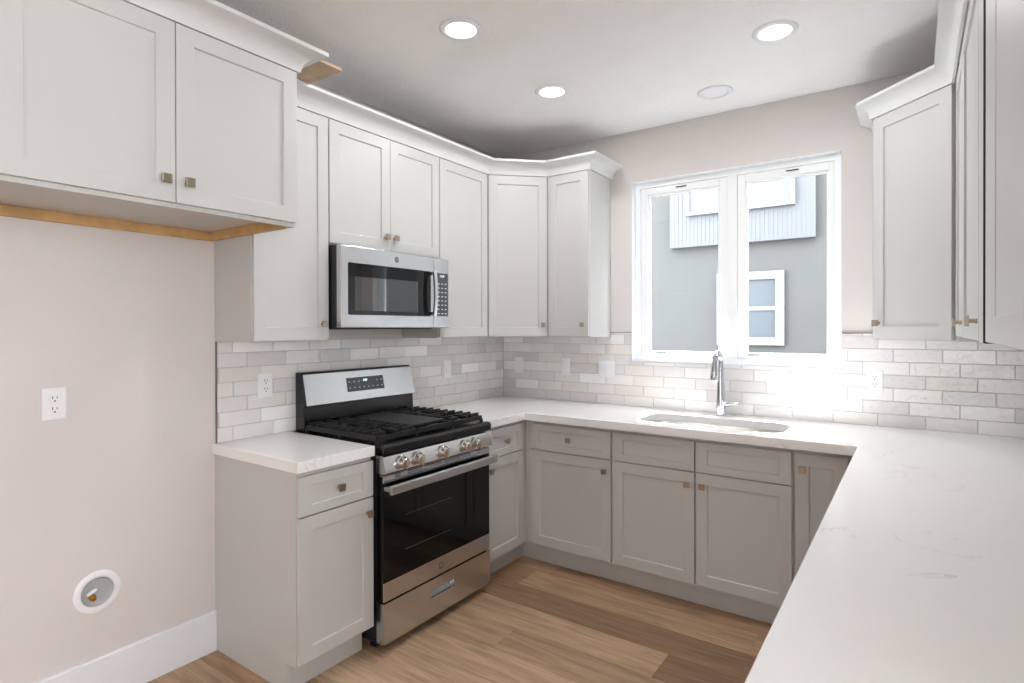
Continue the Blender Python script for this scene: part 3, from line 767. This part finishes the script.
    prism(bm, [(yd + .004, b0 + .004), (yd + .026, b1 - .006), (yd + .0285, b1 - .006), (yd + .010, b0 + .002)], 'x', a0 + .0035, a1 - .0035)
    bx(bm, a0 - e, a0 + .003, yd - .003, yd + .001, b0, b1); bx(bm, a1 - .003, a1 + e, yd - .003, yd + .001, b0, b1)
    mesh_ob('recessed_handle', bm, CHROME, sd, .001)
    # backguard
    bm = bmesh.new()
    prism(bm, [(-.014, .9125), (-.088, .9125), (-.082, 1.035), (-.094, 1.042), (-.062, 1.196), (-.050, 1.203), (-.014, 1.203)], 'x', .012, w)
    bg_ = mesh_ob('backguard', bm, BLACK, r, .003)
    tilt = math.atan2(.034, .158)
    M = Matrix.Translation((0, -.0955, 1.040)) @ Matrix.Rotation(-tilt, 4, 'X')
    bm = bmesh.new(); bx(bm, .020, w + .004, -.003, .002, -.002, .158, 0, M)
    fc = mesh_ob('steel_fascia', bm, STEEL, bg_, .002)
    bm = bmesh.new(); bx(bm, .275, .530, -.0045, -.0028, .046, .121, 0, M); dp = mesh_ob('display', bm, PANELM, bg_, .001)
    G = M @ Matrix.Rotation(PI / 2, 4, 'X')
    text_mesh('clock_digits', '4:09', .017, emis('display_glow', (.75, .95, 1), 1.6), dp, G @ Matrix.Translation((.400, .102, .0048)))
    bm = bmesh.new()
    for row, zz in ((0, .098), (1, .066)):
        for k in range(8):
            if row == 0 and 2 < k < 6: continue
            xx = .293 + k * .0315; bx(bm, xx - .005, xx + .005, -.0050, -.0046, zz - .0022, zz + .0022, 0, M)
    mesh_ob('button_print', bm, INK, dp)  # touch buttons of the display, drawn as flat marks in one mesh
stove()

# ------------------------------------------------------------------ microwave
def microwave():
    w = .752; z0, z1 = 1.424, 1.812
    r = tag(empty('microwave', (0, -1.7985, 0), LR), 'stainless over-the-range microwave mounted above the gas range', 'microwave')
    bm = bmesh.new(); prism(bm, [(-.012, z0), (-.33, z0), (-.352, z0 + .012), (-.352, z1), (-.012, z1)], 'x', 0, w)
    mesh_ob('body', bm, BLKSIDE, r, .002)
    yf = -.384; xs = .622
    # door
    d = box('door', .003, xs - .001, yf, -.3525, z0 + .003, z1 - .002, STEEL, r, .002)
    bm = bmesh.new(); prism(bm, [(x, z) for x, z in rrect(.045, xs - .022, 1.487, 1.732, .008, 4)], 'y', yf - .0015, yf - .0002)
    g = mesh_ob('window', bm, BLACK, d)
    bm = bmesh.new(); prism(bm, [(x, z) for x, z in rrect(.082, .500, 1.508, 1.668, .004, 3)], 'y', yf - .0022, yf - .0016)
    mesh_ob('glass', bm, MGLASS, g)
    bm = bmesh.new(); bx(bm, .046, .500, yf - .0021, yf - .0016, 1.669, 1.731); bx(bm, .501, xs - .023, yf - .0021, yf - .0016, 1.488, 1.731)
    mesh_ob('glass_border', bm, DGLASS, g)
    bm = bmesh.new(); n = 10
    o_, i_ = [], []
    for k in range(n + 1):
        z = 1.490 + .242 * k / n; b = .010 * math.sin(PI * k / n); o_.append((yf - .040 - b, z)); i_.append((yf - .028 - b, z))
    prism(bm, o_ + i_[::-1], 'x', .585, .608)
    bx(bm, .588, .605, yf - .030, yf - .0022, 1.492, 1.512); bx(bm, .588, .605, yf - .030, yf - .0022, 1.710, 1.730)
    mesh_ob('handle', bm, STEEL, d, .003)
    emblem(.352, yf - .0001, 1.772, .0145, d)
    # control side
    c = box('control_panel', xs + .001, w - .003, yf, -.3525, z0 + .003, z1 - .002, STEEL, r, .004)
    bm = bmesh.new(); bx(bm, xs + .018, w - .012, yf - .0016, yf - .0002, 1.490, 1.728); k_ = mesh_ob('keypad', bm, PANELM, c, .001)
    bm = bmesh.new()
    for j in range(9):
        for i in range(3):
            xx = xs + .040 + i * .0285; zz = 1.504 + j * .0235
            if j == 8: continue
            bx(bm, xx - .007, xx + .007, yf - .0021, yf - .0016, zz - .0028, zz + .0028)
    mesh_ob('key_print', bm, INK, k_)
    text_mesh('clock_digits', '12:09', .016, emis('microwave_clock_glow', (.7, .95, 1), 1.2), k_, face_mat(xs + .068, yf - .0022, 1.711))
    # underside vent and lamp
    bm = bmesh.new(); bx(bm, .06, .28, -.31, -.20, z0 - .006, z0 - .0004); mesh_ob('grease_filter', bm, DPLAS, r, .001); bm = bmesh.new(); bx(bm, .47, .69, -.31, -.20, z0 - .006, z0 - .0004)
    mesh_ob('grease_filter', bm, DPLAS, r, .001)
    bm = bmesh.new(); bx(bm, .20, .55, -.345, -.32, z0 - .005, z0 - .0004); mesh_ob('front_vent', bm, BLKSIDE, r, .001)
microwave()

# ------------------------------------------------------------------ outlets and switches
def plate(kind, loc, rz, label, gangs=1):
    r = tag(empty('wall_outlet' if kind == 'outlet' else 'light_switch', loc, rz), label, 'outlet' if kind == 'outlet' else 'light switch', 'white wall plates')
    w = .072 if gangs == 1 else .118; h = .116
    bm = bmesh.new()
    a = rrect(-w / 2, w / 2, -h / 2, h / 2, .004, 3); b = rrect(-w / 2 + .004, w / 2 - .004, -h / 2 + .004, h / 2 - .004, .003, 3)
    A = [bm.verts.new((x, -.0004, z)) for x, z in a]; B = [bm.verts.new((x, -.004, z)) for x, z in a]; C = [bm.verts.new((x, -.0062, z)) for x, z in b]
    n = len(a)
    for P, Q in ((A, B), (B, C)):
        for k in range(n): bm.faces.new((P[k], P[(k + 1) % n], Q[(k + 1) % n], Q[k]))
    bm.faces.new(C); bm.faces.new(A[::-1])
    mesh_ob('cover_plate', bm, PLAST, r)
    if kind == 'outlet':
        for s in (-1, 1):
            bm = bmesh.new(); cz = s * .0195
            M = Matrix.Translation((0, -.006, cz)) @ Matrix.Rotation(PI / 2, 4, 'X')
            lathe(bm, [(.0172, 0), (.0172, .0022), (.0160, .003), (0, .003)], M, 24)
            f = mesh_ob('receptacle', bm, PLAST, r)
            bm = bmesh.new()
            bx(bm, -.0078, -.0053, -.0095, -.0088, cz - .001, cz + .009); bx(bm, .0053, .0078, -.0095, -.0088, cz + .0, cz + .008)
            M = Matrix.Translation((0, -.0088, cz - .0085)) @ Matrix.Rotation(PI / 2, 4, 'X'); lathe(bm, [(.003, 0), (.003, .0007), (0, .0007)], M, 12)
            mesh_ob('slots', bm, DPLAS, f)
    else:
        for g in range(gangs):
            cx = 0 if gangs == 1 else (-.023 + .046 * g)
            bm = bmesh.new(); prism(bm, [(-.006, -.033), (-.0085, -.033), (-.0115, .0), (-.0085, .033), (-.006, .033)], 'x', cx - .0165, cx + .0165)
            mesh_ob('rocker', bm, PLAST, r, .0008)
    return r
plate('outlet', (0.0, -2.757, 1.153), LR, 'white duplex outlet on the bare painted wall in the refrigerator space')
plate('outlet', (0.0082, -1.942, 1.153), LR, 'white duplex outlet on the tiles left of the gas range')
plate('switch', (0.0082, -.645, 1.152), LR, 'white single switch plate on the tiles right of the gas range')
plate('switch', (.154, -.0082, 1.149), 0, 'white single switch plate on the window wall nearest the inside corner')
plate('switch', (.548, -.0082, 1.153), 0, 'white single switch plate halfway between the inside corner and the window')
plate('switch', (.862, -.0082, 1.148), 0, 'white double rocker switch plate beside the lower left window corner', 2)
plate('outlet', (2.372, -.0082, 1.146), 0, 'white duplex outlet on the tiles right of the window')

# round supply box for the refrigerator water line
def water_box():
    r = tag(empty('water_supply_box', (0, -2.627, .426), LR), 'round white recessed water supply box low on the bare wall', 'water supply box')
    M = Matrix.Rotation(PI / 2, 4, 'X')
    bm = bmesh.new(); lathe(bm, [(.0785, .0004), (.0785, .004), (.074, .007), (.058, .0085), (.0545, .007), (.0535, .0006)], M, 48, cap=False)
    auto_smooth(mesh_ob('rim', bm, PLAST, r), .9)
    bm = bmesh.new(); lathe(bm, [(.0533, .0065), (.050, .0035), (.044, .0016), (.030, .0008), (0, .0006)], M, 40, cap=False)
    auto_smooth(mesh_ob('bowl', bm, BOXIN, r), 2)
    bm = bmesh.new(); tube(bm, [(-.020, -.002, -.012), (-.020, -.022, -.014)], [.012, .012], 6); tube(bm, [(-.020, -.022, -.014), (-.020, -.030, -.015)], [.008, .008], 14)
    mesh_ob('valve', bm, BRASS, r, .001)['label'] = 'brass valve nut'
    bm = bmesh.new(); tube(bm, [(-.034, -.012, .000), (-.024, -.020, .010), (-.008, -.018, .016)], [.006, .007, .006], 10)
    mesh_ob('valve_lever', bm, PLAST, r)
water_box()

# ------------------------------------------------------------------ recessed ceiling lights
GLOW = emis('led_glow', (1, .97, .92), 9.0)
GLOWDIM = mat('unlit_diffuser', (236, 236, 240), .4)
for k, (x, y, on, lab) in enumerate(((.961, -1.622, 1, 'lit round recessed ceiling light nearest the camera, above the range'), (.946, -.850, 1, 'lit round recessed ceiling light closest to the left corner crown'),
                                (2.049, -.829, 1, 'lit round recessed ceiling light right of the others, near the right wall cabinets'), (1.657, -.328, 0, 'unlit round recessed ceiling light above the window'))):
    r = tag(empty('recessed_light', (x, y, H)), lab, 'ceiling light', 'recessed ceiling lights')
    bm = bmesh.new(); lathe(bm, [(.092, -.0004), (.092, -.003), (.086, -.008), (.070, -.010), (.064, -.006), (.062, -.0006)], None, 40, cap=False)
    auto_smooth(mesh_ob('trim_ring', bm, WHITE, r), .9)
    bm = bmesh.new(); lathe(bm, [(.0625, -.0055), (.0, -.0058)], None, 40, cap=False)
    mesh_ob('diffuser', bm, GLOW if on else GLOWDIM, r)
    if on:
        l = light('lamp_' + 'abc'[k % 3], 'AREA', (x, y, H - .012), (0, 0, -1), 4.1, (.97, .98, 1), shape='DISK', size=.12)

# ------------------------------------------------------------------ neighbouring house seen through the window
def house():
    r = tag(empty('neighbour_house', (0, 4.3, 0)), 'grey stucco house with white siding bay outside the kitchen window', 'house')
    def L(o): return o
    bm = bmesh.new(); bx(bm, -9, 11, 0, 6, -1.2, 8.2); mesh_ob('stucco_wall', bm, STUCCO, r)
    bm = bmesh.new(); bx(bm, -.206, 1.562, -.10, -.002, 2.51, 5.6)
    n = 34
    for k in range(n + 1):
        x = -.206 + 1.768 * k / n; bx(bm, x - .008, x + .008, -.106, -.10, 2.51, 5.6)
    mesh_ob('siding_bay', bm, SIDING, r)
    def win(x0, x1, z0, z1, t, yb, rail=None, mull=None):
        bm = bmesh.new(); y = yb
        bx(bm, x0 - t, x0, y - .05, y, z0 - t, z1 + t); bx(bm, x1, x1 + t, y - .05, y, z0 - t, z1 + t)
        bx(bm, x0, x1, y - .05, y, z0 - t, z0); bx(bm, x0, x1, y - .05, y, z1, z1 + t)
        if rail: bx(bm, x0, x1, y - .035, y, rail - .025, rail + .025)
        if mull: bx(bm, mull[0], mull[1], y - .05, y, z0, z1)
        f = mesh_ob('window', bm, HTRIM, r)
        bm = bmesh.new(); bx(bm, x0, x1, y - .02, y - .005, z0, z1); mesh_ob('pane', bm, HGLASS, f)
    win(.072, 1.309, 2.965, 3.9, .045, -.116, None, (.60, .66))
    win(.50, 1.115, 1.297, 2.034, .10, -.002, 1.664)
    return r
house()
box('outside_ground', -8, 12, .14, 4.3, -1.3, -1.15, OUTCONC)['kind'] = 'structure'
